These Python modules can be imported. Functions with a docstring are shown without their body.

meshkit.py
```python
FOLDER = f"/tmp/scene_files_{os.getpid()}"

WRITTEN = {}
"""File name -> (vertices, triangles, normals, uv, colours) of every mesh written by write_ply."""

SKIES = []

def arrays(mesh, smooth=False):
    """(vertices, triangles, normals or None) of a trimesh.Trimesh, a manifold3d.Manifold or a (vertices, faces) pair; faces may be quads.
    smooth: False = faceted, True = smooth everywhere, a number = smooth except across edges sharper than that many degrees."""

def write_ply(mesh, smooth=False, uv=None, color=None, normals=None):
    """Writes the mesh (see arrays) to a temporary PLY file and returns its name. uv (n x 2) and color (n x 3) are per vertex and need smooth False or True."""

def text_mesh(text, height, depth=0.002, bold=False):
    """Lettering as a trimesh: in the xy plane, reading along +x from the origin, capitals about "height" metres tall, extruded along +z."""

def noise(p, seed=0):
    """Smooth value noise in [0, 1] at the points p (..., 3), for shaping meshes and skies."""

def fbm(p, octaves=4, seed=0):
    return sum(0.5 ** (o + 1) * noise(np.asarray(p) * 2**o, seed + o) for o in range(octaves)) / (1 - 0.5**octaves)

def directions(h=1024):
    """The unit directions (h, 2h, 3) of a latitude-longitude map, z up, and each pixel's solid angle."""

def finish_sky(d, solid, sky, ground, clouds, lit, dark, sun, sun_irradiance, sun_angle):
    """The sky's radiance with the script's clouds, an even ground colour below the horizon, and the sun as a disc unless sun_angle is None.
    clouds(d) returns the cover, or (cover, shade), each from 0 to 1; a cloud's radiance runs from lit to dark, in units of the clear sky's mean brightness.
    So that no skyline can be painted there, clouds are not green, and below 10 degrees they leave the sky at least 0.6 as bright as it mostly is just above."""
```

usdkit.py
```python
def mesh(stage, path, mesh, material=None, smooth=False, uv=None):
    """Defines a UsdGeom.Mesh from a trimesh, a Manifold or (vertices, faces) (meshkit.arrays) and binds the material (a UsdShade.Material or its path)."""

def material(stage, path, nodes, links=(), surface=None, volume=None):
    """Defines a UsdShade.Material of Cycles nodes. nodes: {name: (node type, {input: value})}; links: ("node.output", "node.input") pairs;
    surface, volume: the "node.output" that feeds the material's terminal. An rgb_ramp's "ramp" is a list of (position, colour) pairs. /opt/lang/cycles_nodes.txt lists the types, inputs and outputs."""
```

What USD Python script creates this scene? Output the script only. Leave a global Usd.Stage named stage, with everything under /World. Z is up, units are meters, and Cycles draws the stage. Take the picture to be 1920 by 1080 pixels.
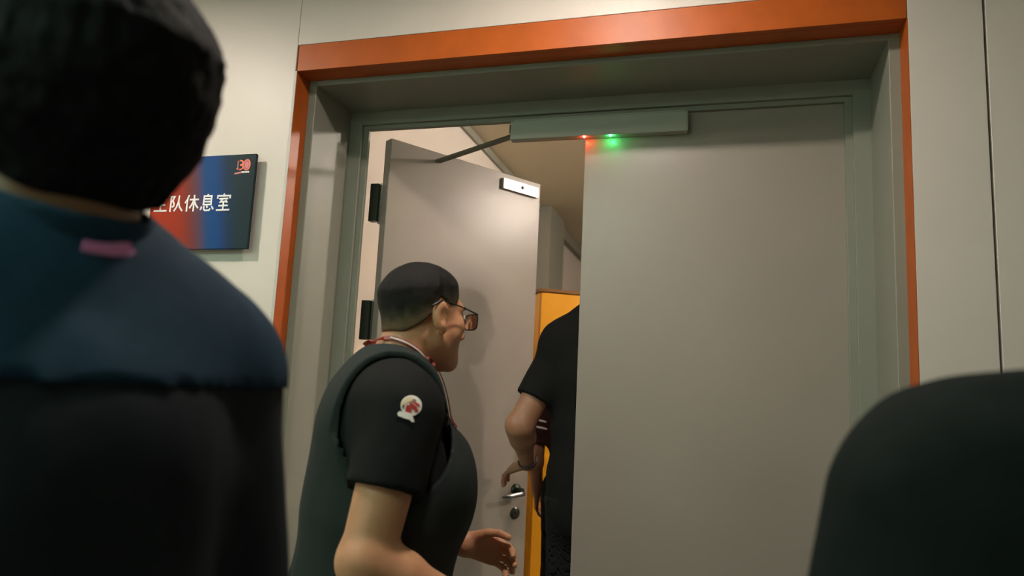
import math, numpy as np, trimesh, usdkit, meshkit
import manifold3d as m3
from shapely.geometry import LineString, Polygon, Point, box as sbox
from shapely import affinity
from shapely.ops import unary_union
from pxr import Usd, UsdGeom, UsdLux, Gf, Sdf

stage = Usd.Stage.CreateInMemory()
UsdGeom.SetStageUpAxis(stage, 'Z'); UsdGeom.SetStageMetersPerUnit(stage, 1.0)
UsdGeom.Xform.Define(stage, '/World'); UsdGeom.Scope.Define(stage, '/World/Looks')

# ------------------------------------------------------------------ camera
EYE = np.array([0.46099, -2.07519, 1.4])
CR = np.array([0.96142863, 0.27086946, 0.04779871])
CU = np.array([-0.00666438, -0.15078773, 0.9885437])
CF = np.array([-0.27497376, 0.95073277, 0.14316647])
cam = UsdGeom.Camera.Define(stage, '/World/camera')
cam.CreateHorizontalApertureAttr(36.0); cam.CreateVerticalApertureAttr(20.25)
cam.CreateFocalLengthAttr(1341.75 / 1920 * 36.0)
cam.CreateClippingRangeAttr((0.03, 100.0))
cam.CreateFStopAttr(2.6); cam.CreateFocusDistanceAttr(2.35)
cam.CreateExposureAttr(3.0)
cam.AddTransformOp().Set(Gf.Matrix4d(*CR, 0, *CU, 0, *(-CF), 0, *EYE, 1))

# lamps: (x, y, power) of unseen downlights in the corridor ceiling and unseen globes in the room
CEIL, ROOM_CEIL = 2.90, 3.30
CORRIDOR_LAMPS = [(-1.74, -0.95, 76.0), (0.12, -0.72, 60.0), (2.05, -0.95, 5.0)]
ROOM_LAMPS = [(3.40, 1.48, 82.0), (1.00, 2.45, 88.0)]
WARM = (1.0, 0.875, 0.77)
FILL_POWER, FILL_TINT = 1.7, (0.66, 1.0, 0.80)      # added greenish fill panels, out of view behind the camera

# ------------------------------------------------------------------ helpers
def lin(r, g, b):
    c = np.array([r, g, b]) / 255.0
    return tuple(np.where(c <= 0.04045, c / 12.92, ((c + 0.055) / 1.055) ** 2.4))

MATS = {}
def plain(name, rgb, rough=0.5, metal=0.0, spec=0.5, var=0.0, scale=6.0, bump=0.0, bscale=60.0, sub=0.0, sheen=0.0):
    """A principled material; var mottles the colour, bump adds fine relief."""
    c = lin(*rgb)
    n = {'p': ('principled_bsdf', {'base_color': c, 'roughness': rough, 'metallic': metal, 'specular_ior_level': spec})}
    l = []
    if sub: n['p'][1].update(subsurface_weight=sub, subsurface_radius=(1.0, 0.35, 0.2), subsurface_scale=0.006)
    if sheen: n['p'][1].update(sheen_weight=sheen, sheen_roughness=0.5)
    if var or bump:
        n['tc'] = ('texture_coordinate', {})
    if var:
        n['no'] = ('noise_texture', {'scale': scale, 'detail': 4.0, 'roughness': 0.55})
        n['ra'] = ('rgb_ramp', {'ramp': [(0.3, tuple(x * (1 - var) for x in c)), (0.7, tuple(min(1, x * (1 + var)) for x in c))]})
        l += [('tc.object', 'no.vector'), ('no.fac', 'ra.fac'), ('ra.color', 'p.base_color')]
    if bump:
        n['nb'] = ('noise_texture', {'scale': bscale, 'detail': 3.0})
        n['bu'] = ('bump', {'strength': bump, 'distance': 0.002})
        l += [('tc.object', 'nb.vector'), ('nb.fac', 'bu.height'), ('bu.normal', 'p.normal')]
    MATS[name] = usdkit.material(stage, '/World/Looks/' + name, n, l, surface='p.BSDF')
    return MATS[name]

def glow(name, rgb, strength):
    MATS[name] = usdkit.material(stage, '/World/Looks/' + name, {'e': ('emission', {'color': tuple(rgb), 'strength': float(strength)})}, [], surface='e.emission')
    return MATS[name]

USED = {}
def numbered(parent, name):
    k = (parent, name); i = USED.get(k, 0); USED[k] = i + 1
    return f'{parent}/{name}' if i == 0 else f'{parent}/{name}_{i:03d}'
def pp(parent):
    return '/World' if parent is None else str(parent.GetPath())
def tag(o, label=None, cat=None, group=None, kind=None):
    for k, v in (('label', label), ('category', cat), ('group', group), ('kind', kind)):
        if v: o.SetCustomDataByKey(k, v)
    return o
def obj(name, mesh, mat, parent=None, smooth=30):
    return usdkit.mesh(stage, numbered(pp(parent), name), mesh, MATS[mat], smooth=smooth).GetPrim()
def thing(name, label, cat, loc=(0, 0, 0), rotz=0.0, group=None, kind=None):
    x = UsdGeom.Xform.Define(stage, numbered('/World', name))
    x.AddTranslateOp().Set(Gf.Vec3d(*map(float, loc))); x.AddRotateZOp().Set(float(rotz))
    return tag(x.GetPrim(), label, cat, group, kind)
def struct(name, mesh=None, mat=None, label=None, cat=None):
    if mesh is None:
        o = UsdGeom.Xform.Define(stage, numbered('/World', name)).GetPrim()
    else:
        o = obj(name, mesh, mat)
    return tag(o, label, cat, kind='structure')

def bx(x0, x1, y0, y1, z0, z1, bev=0.0):
    """A box with its edges bevelled."""
    if bev <= 0:
        b = trimesh.creation.box([x1 - x0, y1 - y0, z1 - z0]); b.apply_translation([(x0 + x1) / 2, (y0 + y1) / 2, (z0 + z1) / 2]); return b
    pts = []
    for sx in (0, 1):
        for sy in (0, 1):
            for sz in (0, 1):
                X, Y, Z = (x0, x1)[sx], (y0, y1)[sy], (z0, z1)[sz]
                dx, dy, dz = (bev if sx == 0 else -bev), (bev if sy == 0 else -bev), (bev if sz == 0 else -bev)
                pts += [[X + dx, Y + dy, Z], [X + dx, Y, Z + dz], [X, Y + dy, Z + dz]]
    return trimesh.convex.convex_hull(np.array(pts))
def cat_(*ms): return trimesh.util.concatenate(list(ms))
def lathe(profile, n=40):
    return trimesh.creation.revolve(np.array(profile, float), sections=n)
def align(mesh, a, b):
    """Turns a mesh built along +z from the origin so that it runs from a towards b."""
    a, b = np.asarray(a, float), np.asarray(b, float)
    m = mesh.copy(); m.apply_transform(trimesh.geometry.align_vectors([0, 0, 1], (b - a) / np.linalg.norm(b - a))); m.apply_translation(a); return m
def tube(pts, r, n=12, closed=False):
    """A swept round tube with hemispherical-looking ends closed by caps."""
    P = np.asarray(pts, float); m = len(P); r = np.broadcast_to(np.asarray(r, float), (m,))
    if closed: T = np.roll(P, -1, 0) - np.roll(P, 1, 0)
    else: T = np.gradient(P, axis=0)
    T /= np.linalg.norm(T, axis=1, keepdims=True) + 1e-12
    u = np.cross(T[0], [0, 0, 1.0]);  u = np.cross(T[0], [1.0, 0, 0]) if np.linalg.norm(u) < 1e-3 else u
    U = []
    for t in T:
        u = u - t * (u @ t); u = u / np.linalg.norm(u); U.append(u)
    U = np.array(U); W = np.cross(T, U); a = np.arange(n) * 2 * np.pi / n
    v = (P[:, None] + r[:, None, None] * (np.cos(a)[None, :, None] * U[:, None] + np.sin(a)[None, :, None] * W[:, None])).reshape(-1, 3)
    f = []
    for i in range(m if closed else m - 1):
        j0, j1 = i * n, ((i + 1) % m) * n
        for k in range(n):
            q = (k + 1) % n
            f += [[j0 + k, j0 + q, j1 + q], [j0 + k, j1 + q, j1 + k]]
    if not closed:
        v = np.vstack([v, P[0], P[-1]]); c0, c1 = len(v) - 2, len(v) - 1
        for k in range(n):
            q = (k + 1) % n
            f += [[c0, q, k], [c1, (m - 1) * n + k, (m - 1) * n + q]]
    return trimesh.Trimesh(v, f, process=False)
def extrude(shape, d):
    gs = getattr(shape, 'geoms', [shape])
    return cat_(*[trimesh.creation.extrude_polygon(g, d, engine='earcut') for g in gs if g.area > 0])
def smoothpath(pts, n=30):
    from scipy.interpolate import CubicSpline
    P = np.asarray(pts, float); t = np.r_[0, np.cumsum(np.linalg.norm(np.diff(P, axis=0), axis=1))]
    return CubicSpline(t, P)(np.linspace(0, t[-1], n))

# ------------------------------------------------------------------ implicit surfaces for the people
def smin(a, b, k):
    h = np.clip(0.5 + 0.5 * (b - a) / k, 0, 1)
    return b + (a - b) * h - k * h * (1 - h)
def smax(a, b, k): return -smin(-a, -b, k)
def cone(p, a, b, ra, rb):
    a, b = np.asarray(a, np.float32), np.asarray(b, np.float32); ab = b - a; L = max(float(ab @ ab), 1e-9)
    q = p - a; u = q @ ab
    t = np.clip(u / L, 0, 1)
    return np.sqrt(np.maximum(np.einsum('ij,ij->i', q, q) - t * (2 * u - t * L), 0)) - (ra + (rb - ra) * t)
def ell(p, c, r, rot=None):
    q = p - np.asarray(c, np.float32)
    if rot is not None: q = q @ np.asarray(rot, np.float32)
    r = np.asarray(r, np.float32)
    q = q / r; k0 = np.sqrt(np.einsum('ij,ij->i', q, q)); q = q / r; k1 = np.sqrt(np.einsum('ij,ij->i', q, q))
    return k0 * (k0 - 1) / np.maximum(k1, 1e-6)
def near(p, c, r, fn):
    """fn evaluated only within r of c; elsewhere the distance to that ball is enough."""
    q = p - np.asarray(c, np.float32); n = np.sqrt(np.einsum('ij,ij->i', q, q)); d = (n - r + .08).astype(np.float32); m = n < r
    if m.any(): d[m] = fn(p[m])
    return d
def rotz(a): c, s = math.cos(a), math.sin(a); return np.array([[c, -s, 0], [s, c, 0], [0, 0, 1.0]])
def rotx(a): c, s = math.cos(a), math.sin(a); return np.array([[1, 0, 0], [0, c, -s], [0, s, c]])
def roty(a): c, s = math.cos(a), math.sin(a); return np.array([[c, 0, s], [0, 1, 0], [-s, 0, c]])

def isomesh(f, lo, hi, h, margin=0.02, B=12):
    """Surface nets of f = 0, evaluated only near the surface."""
    lo = np.asarray(lo, float); n = np.ceil((np.asarray(hi, float) - lo) / h / B).astype(int) * B
    nb = n // B
    bi = np.stack(np.meshgrid(*[np.arange(k) for k in nb], indexing='ij'), -1).reshape(-1, 3)
    ctr = (lo + (bi * B + (B - 1) / 2) * h).astype(np.float32)
    d = f(ctr)
    act = np.abs(d) < 0.87 * B * h + margin
    G = np.empty(tuple(n), np.float32)
    V = G.reshape(nb[0], B, nb[1], B, nb[2], B).transpose(0, 2, 4, 1, 3, 5)
    V[...] = np.where(d > 0, 1.0, -1.0).reshape(tuple(nb))[..., None, None, None]
    off = (np.stack(np.meshgrid(*[np.arange(B)] * 3, indexing='ij'), -1).reshape(-1, 3) * h).astype(np.float32)
    a = bi[act]; base = (lo + a * B * h).astype(np.float32)
    for s in range(0, len(a), 150):
        pts = (base[s:s + 150, None] + off[None]).reshape(-1, 3)
        V[a[s:s + 150, 0], a[s:s + 150, 1], a[s:s + 150, 2]] = f(pts).reshape(-1, B, B, B)
    ins = G < 0
    cs = [(i, j, k) for i in (0, 1) for j in (0, 1) for k in (0, 1)]
    sl = lambda A, c: A[c[0]:A.shape[0] - 1 + c[0], c[1]:A.shape[1] - 1 + c[1], c[2]:A.shape[2] - 1 + c[2]]
    cnt = sum(sl(ins, c).astype(np.int8) for c in cs)
    cell = (cnt > 0) & (cnt < 8)
    idx = np.full(cell.shape, -1, np.int64); ijk = np.argwhere(cell); idx[cell] = np.arange(len(ijk))
    acc = np.zeros((len(ijk), 3)); num = np.zeros(len(ijk))
    val = {c: G[ijk[:, 0] + c[0], ijk[:, 1] + c[1], ijk[:, 2] + c[2]] for c in cs}
    for c in cs:
        for ax in range(3):
            if c[ax] == 0:
                e = list(c); e[ax] = 1; e = tuple(e)
                a0, a1 = val[c], val[e]; m = (a0 < 0) != (a1 < 0)
                t = a0[m] / (a0[m] - a1[m])
                q = np.tile(np.array(c, float), (m.sum(), 1)); q[:, ax] += t
                acc[m] += q; num[m] += 1
    v = lo + (ijk + acc / num[:, None]) * h
    F = []
    for ax in range(3):
        o1, o2 = (ax + 1) % 3, (ax + 2) % 3
        s0 = [slice(None)] * 3; s1 = [slice(None)] * 3; s0[ax] = slice(0, -1); s1[ax] = slice(1, None)
        ch = ins[tuple(s0)] != ins[tuple(s1)]
        e = np.argwhere(ch); e = e[(e[:, o1] > 0) & (e[:, o2] > 0) & (e[:, o1] < n[o1] - 1) & (e[:, o2] < n[o2] - 1)]
        inside0 = ins[e[:, 0], e[:, 1], e[:, 2]]
        def at(d1, d2):
            q = e.copy(); q[:, o1] -= d1; q[:, o2] -= d2; return idx[q[:, 0], q[:, 1], q[:, 2]]
        q = np.stack([at(1, 1), at(0, 1), at(0, 0), at(1, 0)], 1)
        q[~inside0] = q[~inside0][:, ::-1]
        F.append(q)
    q = np.vstack(F); q = q[(q >= 0).all(1)]
    return trimesh.Trimesh(v, np.vstack([q[:, [0, 1, 2]], q[:, [0, 2, 3]]]), process=False)

def march(f, o, d, n=60, off=0.0015):
    """Points where rays from o along d meet f = off."""
    o = np.asarray(o, np.float32).copy(); d = np.asarray(d, np.float32)
    for _ in range(n): o += d * (f(o) - off)[:, None] * 0.8
    return o

# ------------------------------------------------------------------ materials
def wall_mat(name, rgb, rough, spec=0.4):
    return plain(name, rgb, rough, spec=spec, var=0.02, scale=1.5, bump=0.05, bscale=220)
wall_mat('wall_panel', (214, 205, 196), 0.42)
plain('panel_seam', (60, 66, 60), 0.7)
plain('orange_wood', (182, 88, 28), 0.42, spec=0.3, var=0.10, scale=9, bump=0.04)
plain('pale_edge', (196, 190, 184), 0.5)
plain('frame_paint', (138, 139, 127), 0.52, var=0.02, scale=2, bump=0.03, bscale=300)
plain('door_paint', (156, 147, 138), 0.28, var=0.025, scale=2, bump=0.03, bscale=350)
plain('lock_housing', (172, 172, 160), 0.45, spec=0.5)
plain('bright_metal', (225, 222, 218), 0.22, metal=0.6)
plain('steel', (170, 170, 168), 0.25, metal=1.0)
plain('dark_steel', (70, 74, 66), 0.35, metal=0.8)
plain('arm_grey', (112, 112, 100), 0.4, metal=0.5)
plain('black_hole', (14, 14, 14), 0.6)
plain('floor_tile', (92, 90, 84), 0.35, var=0.05, scale=3)
plain('ceiling_white', (205, 200, 192), 0.8)
plain('room_wall', (204, 196, 184), 0.6, var=0.02, scale=2)
plain('room_ceiling', (214, 202, 174), 0.75)
plain('room_pillar', (134, 132, 118), 0.6)
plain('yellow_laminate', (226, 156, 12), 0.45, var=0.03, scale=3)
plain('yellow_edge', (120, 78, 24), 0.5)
plain('skin', (196, 140, 104), 0.5, sub=0.15, var=0.06, scale=25, bump=0.05, bscale=500)
plain('skin_tan', (156, 114, 88), 0.5, sub=0.15, var=0.06, scale=25)
plain('skin_dark', (150, 112, 80), 0.5, sub=0.15, var=0.06, scale=25)
plain('lips', (160, 92, 80), 0.45)
plain('eye_white', (225, 220, 212), 0.2)
plain('eye_iris', (34, 22, 16), 0.15)
plain('hair_black', (23, 24, 25), 0.7, spec=0.06, var=0.3, scale=90, bump=0.8, bscale=420)
plain('hair_fade', (66, 62, 50), 0.75, spec=0.15, var=0.18, scale=160, bump=0.3, bscale=600)
plain('shirt_black', (23, 24, 24), 0.85, spec=0.15, var=0.12, scale=300, sheen=0.0, bump=0.2, bscale=600)
plain('vest_charcoal', (36, 43, 42), 0.8, spec=0.2, var=0.1, scale=200, bump=0.2, bscale=500)
plain('jacket_navy', (26, 56, 76), 0.8, spec=0.2, var=0.08, scale=60, bump=0.25, bscale=300)
plain('jacket_dark', (27, 34, 40), 0.8, spec=0.2, var=0.08, scale=60, bump=0.25, bscale=300)
plain('jacket_black', (24, 29, 28), 0.9, spec=0.08, var=0.1, scale=40, bump=0.2, bscale=200)
plain('trousers_black', (26, 27, 29), 0.85, spec=0.2, bump=0.2, bscale=300)
plain('shoe_black', (20, 20, 20), 0.45)
plain('shoe_sole', (210, 208, 204), 0.6)
plain('lining_pink', (240, 156, 218), 0.6)
plain('lanyard_red', (150, 34, 26), 0.5, var=0.1, scale=80)
plain('lanyard_white', (205, 195, 192), 0.5)
plain('logo_white', (232, 222, 214), 0.6)
plain('logo_cream', (228, 206, 170), 0.6)
plain('logo_red', (176, 44, 36), 0.6)
plain('print_white', (236, 232, 232), 0.5)
plain('print_orange', (226, 112, 82), 0.5)
plain('print_pink', (206, 120, 130), 0.5)
plain('glasses_frame', (52, 54, 52), 0.3, metal=0.7)
plain('bracelet_cord', (30, 28, 30), 0.5)
plain('bead_gold', (190, 160, 70), 0.3, metal=0.7)
plain('shirt_maroon', (50, 26, 26), 0.8, spec=0.2)
plain('trim_white', (225, 215, 212), 0.7)
MATS['lens_glass'] = usdkit.material(stage, '/World/Looks/lens_glass', {'f': ('fresnel', {'IOR': 1.45}), 't': ('transparent_bsdf', {'color': (0.93, 0.95, 0.95)}), 'g': ('glossy_bsdf', {'roughness': 0.03, 'color': (1, 1, 1)}), 'm': ('mix_closure', {})},
    [('f.fac', 'm.fac'), ('t.BSDF', 'm.closure1'), ('g.BSDF', 'm.closure2')], surface='m.closure')
glow('led_red', (1.0, 0.06, 0.02), 45.0)
glow('led_green', (0.03, 1.0, 0.20), 40.0)
# printed face of the sign: red-orange glow on the left running through violet and blue into dark teal
MATS['sign_print'] = usdkit.material(stage, '/World/Looks/sign_print', {
    'tc': ('texture_coordinate', {}), 'xyz': ('separate_xyz', {}),
    'no': ('noise_texture', {'scale': 9.0, 'detail': 2.0, 'distortion': 0.6}),
    'mz': ('math', {'math_type': 'multiply', 'value2': 0.16}), 'ax': ('math', {'math_type': 'add'}),
    'mr': ('map_range', {'from_min': -1.28, 'from_max': -0.74, 'to_min': 0.0, 'to_max': 1.0}),
    'ra': ('rgb_ramp', {'ramp': [(0.0, lin(96, 26, 28)), (0.25, lin(160, 52, 28)), (0.42, lin(150, 50, 30)), (0.50, lin(122, 52, 44)), (0.57, lin(92, 62, 76)), (0.64, lin(24, 70, 122)), (0.72, lin(20, 66, 124)), (0.80, lin(27, 52, 78)), (0.88, lin(28, 49, 56)), (1.0, lin(27, 44, 49))]}),
    'p': ('principled_bsdf', {'roughness': 0.6, 'specular_ior_level': 0.2})},
    [('tc.object', 'xyz.vector'), ('xyz.z', 'mz.value1'), ('xyz.x', 'ax.value1'), ('mz.value', 'ax.value2'), ('ax.value', 'mr.value'), ('mr.result', 'ra.fac'), ('ra.color', 'p.base_color')], surface='p.BSDF')

# ------------------------------------------------------------------ the setting
A0, A1, A2, A3 = 0.964, 0.9347, 0.883, 0.860            # half widths: wall opening, steel reveal, back frame, door stop
H0, H1, H2, H3 = 2.4786, 2.4603, 2.4097, 2.3927         # their heights
Y1, Y2, Y3, YD, YB = 0.0853, 0.3453, 0.360, 0.376, 0.43 # depths: reveal front, reveal back, stop, door face, room side of the wall
FASCIA = 2.575
XW = 4.2; YBACK = -3.6

f = struct('floor', None, None, 'grey tiled floor of the corridor and the room', 'floor')
t = 0.6
for i in range(14):
    for j in range(19):
        x0, y0 = -XW + i * t, YBACK + j * t
        obj('tile', bx(x0 + .0015, x0 + t - .0015, y0 + .0015, y0 + t - .0015, -0.02, 0.0, 0.0015), 'floor_tile', f, smooth=False)
obj('screed', bx(-XW, XW, YBACK, 7.8, -0.06, -0.004), 'panel_seam', f, smooth=False)
struct('ceiling', bx(-XW, XW, YBACK, 0, CEIL, CEIL + 0.1), 'ceiling_white', 'white corridor ceiling', 'ceiling')
w = struct('wall_left', None, None, 'off-white panelled corridor wall left of the doorway, carrying the sign', 'wall')
for x0, x1 in ((-A0 - 1.2, -A0 - 0.008), (-A0 - 2.406, -A0 - 1.206), (-XW, -A0 - 2.412)):
    obj('panel', bx(x0, x1, 0, 0.02, 0, CEIL, 0.0012), 'wall_panel', w, smooth=False)
obj('backing', bx(-XW, -A0 - 0.008, 0.021, YB, 0, ROOM_CEIL), 'panel_seam', w, smooth=False)
w = struct('wall_right', None, None, 'off-white panelled corridor wall right of the doorway with one dark seam', 'wall')
for x0, x1 in ((A0 + 0.002, 1.1487), (1.1553, 2.35), (2.356, 3.55), (3.556, XW)):
    obj('panel', bx(x0, x1, 0, 0.02, 0, CEIL, 0.0012), 'wall_panel', w, smooth=False)
obj('backing', bx(A0 + 0.002, XW, 0.021, YB, 0, ROOM_CEIL), 'panel_seam', w, smooth=False)
w = struct('wall_above', None, None, 'off-white wall panels above the doorway', 'wall')
for x0, x1 in ((-A0 - .0065, A0),):
    obj('panel', bx(x0, x1, 0, 0.02, FASCIA + 0.002, CEIL, 0.0012), 'wall_panel', w, smooth=False)
obj('backing', bx(-A0 - .008, A0 + .002, 0.021, YB, FASCIA + 0.002, ROOM_CEIL), 'panel_seam', w, smooth=False)
struct('wall_back', bx(-XW, XW, YBACK - .1, YBACK, 0, CEIL), 'wall_panel', 'off-white corridor wall behind the camera', 'wall')
struct('wall_end_left', bx(-XW - .1, -XW, YBACK, 0, 0, CEIL), 'wall_panel', 'corridor end wall on the left', 'wall')
struct('wall_end_right', bx(XW, XW + .1, YBACK, 0, 0, CEIL), 'wall_panel', 'corridor end wall on the right', 'wall')

# orange wooden lining of the opening
g = struct('trim_1', None, None, 'orange-brown wooden lining round the doorway opening', 'trim')
obj('fascia_board', bx(-A0, A0, -0.001, 0.02, H0, FASCIA, 0.001), 'orange_wood', g, smooth=False)
obj('head_lining', bx(-A0, A0, 0.0205, Y1, H0, H0 + 0.018), 'orange_wood', g, smooth=False)
obj('side_lining', bx(-A0 - 0.007, -A0, 0.0, Y1, 0, H0, 0.0008), 'orange_wood', g, smooth=False)
obj('side_lining', bx(A0, A0 + 0.0018, 0.0, Y1, 0, H0), 'orange_wood', g, smooth=False)
tag(obj('edge_strip', bx(-A0 - 0.0085, -A0 + 0.001, -0.003, -0.0001, 0, H0 + 0.0), 'pale_edge', g, smooth=False), 'pale edge strip on the left lining')

# grey steel frame, stepped towards the doors
g = struct('trim_2', None, None, 'grey-green painted steel door frame, stepped in depth', 'door frame')
def jamb_profile():
    return [(A0, Y1), (A1 + .0025, Y1), (A1, Y1 + .0025), (A1, Y2), (A2 + .002, Y2), (A2, Y2 + .002), (A2, Y3), (A3 + .002, Y3), (A3, Y3 + .002), (A3, YD - .001), (A3 + .03, YD - .001), (A3 + .03, YB), (A0, YB)]
P = Polygon(jamb_profile())
for s in (-1, 1):
    j = trimesh.creation.extrude_polygon(P if s > 0 else affinity.scale(P, -1, 1, origin=(0, 0)), H0, engine='earcut')
    obj('jamb', j, 'frame_paint', g, smooth=False)
e_ = .0006
HP = affinity.translate(Polygon([(Y1, H0), (Y1, H1 + .0025), (Y1 + .0025, H1), (Y2, H1), (Y2, H2 + .002), (Y2 + .002, H2), (Y3, H2), (Y3, H3 + .002), (Y3 + .002, H3), (YD - .001, H3), (YD - .001, H3 + .02), (YB, H3 + .02), (YB, H0)]), -e_, -e_)
h = trimesh.creation.extrude_polygon(HP, 2 * A1, engine='earcut')      # (y, z) profile along x
h.apply_transform(np.array([[0, 0, 1, -A1], [1, 0, 0, 0], [0, 1, 0, 0], [0, 0, 0, 1.0]]))
obj('head', h, 'frame_paint', g, smooth=False)
obj('head_packing', bx(-A0, A0, Y1 + .001, YB, H0 + .0185, FASCIA + .002), 'panel_seam', g, smooth=False)

# room behind the doors
XR = -1.30
w = struct('wall_inner_left', None, None, 'pale wall of the room behind the open leaf, with a pillar', 'wall')
obj('plaster', bx(XR - 0.1, XR, YB, 7.5, 0, ROOM_CEIL), 'room_wall', w, smooth=False)
obj('pillar', bx(XR, XR + 0.13, 4.86, 5.55, 0, ROOM_CEIL - 0.0, 0.004), 'room_pillar', w, smooth=False)
obj('cornice', bx(XR, XR + 0.025, YB, 4.86, ROOM_CEIL - 0.06, ROOM_CEIL, 0.004), 'room_pillar', w, smooth=False)
obj('cornice', bx(XR, XR + 0.07, 5.55, 7.5, ROOM_CEIL - 0.13, ROOM_CEIL, 0.004), 'room_pillar', w, smooth=False)
struct('wall_inner_back', bx(XR, XW, 7.5, 7.6, 0, ROOM_CEIL), 'room_wall', 'far wall of the room', 'wall')
struct('wall_inner_right', bx(XW, XW + .1, YB, 7.6, 0, ROOM_CEIL), 'room_wall', 'right wall of the room', 'wall')
struct('ceiling_inner', bx(XR - .1, XW, YB, 7.6, ROOM_CEIL, ROOM_CEIL + .1), 'room_ceiling', 'beige ceiling of the room seen above the open leaf', 'ceiling')

# ------------------------------------------------------------------ doors
LEAF_T = 0.045
d2 = struct('door_2', None, None, 'closed grey right-hand door leaf of the double door', 'door')
obj('leaf', bx(0.0, A3 + 0.014, YD, YD + LEAF_T, 0.012, H3 + 0.012, 0.0025), 'door_paint', d2, smooth=False)
# open leaf, local: x along the leaf from its hinge edge, y = 0 its corridor face, +y room side
LA = 57.1
d1 = struct('door_1', None, None, 'open grey left-hand door leaf swung into the room', 'door')
UsdGeom.Xformable(d1).AddTranslateOp().Set(Gf.Vec3d(-0.79, 0.42, 0)); UsdGeom.Xformable(d1).AddRotateZOp().Set(LA)
L0, L1 = 0.0, 0.822
obj('leaf', bx(L0, L1, 0, LEAF_T, 0.012, 2.3775, 0.0025), 'door_paint', d1, smooth=False)
# armature plate of the magnetic lock, screwed on
sp = obj('armature_plate', bx(0.580, 0.795, -0.016, -0.0001, 2.301, 2.351, 0.002), 'bright_metal', d1, smooth=False)
sc = lathe([(0, 0), (0.0085, 0), (0.0085, 0.002), (0.006, 0.0035), (0, 0.0035)], 24)
sc.apply_transform(trimesh.transformations.rotation_matrix(math.pi / 2, [1, 0, 0])); sc.apply_translation([0.694, -0.016, 2.328])
hexh = trimesh.creation.cylinder(0.0042, 0.001, sections=6); hexh.apply_transform(trimesh.transformations.rotation_matrix(math.pi / 2, [1, 0, 0])); hexh.apply_translation([0.694, -0.0197, 2.328])
obj('plate_screw', sc, 'dark_steel', sp); obj('screw_socket', hexh, 'black_hole', sp)
# lever handle, rose and lock cylinder
yax = lambda m: (m.apply_transform(trimesh.transformations.rotation_matrix(math.pi / 2, [1, 0, 0])), m)[1]
rose = yax(lathe([(0, 0), (0.026, 0), (0.026, 0.004), (0.023, 0.009), (0.014, 0.011), (0.0105, 0.014), (0.0105, 0.045), (0, 0.045)], 40)); rose.apply_translation([0.752, 0, 0.976])
hd = obj('handle_rose', rose, 'dark_steel', d1)
lev = tube(smoothpath([[0.760, -0.040, 0.962], [0.745, -0.048, 0.963], [0.72, -0.052, 0.962], [0.66, -0.053, 0.957], [0.635, -0.045, 0.955]], 24), np.r_[np.linspace(.0105, .009, 20), .009, .0085, .0075, .006], 16)
obj('lever', cat_(lev), 'steel', hd)
cyl = yax(lathe([(0, 0), (0.025, 0), (0.025, 0.005), (0.02, 0.010), (0.011, 0.011), (0.011, 0.013), (0, 0.013)], 40)); cyl.apply_translation([0.752, 0, 0.876])
cy = obj('lock_cylinder', cyl, 'dark_steel', d1)
obj('keyway', bx(0.7505, 0.7535, -0.0136, -0.0125, 0.868, 0.884), 'black_hole', cy, smooth=False)
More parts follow.
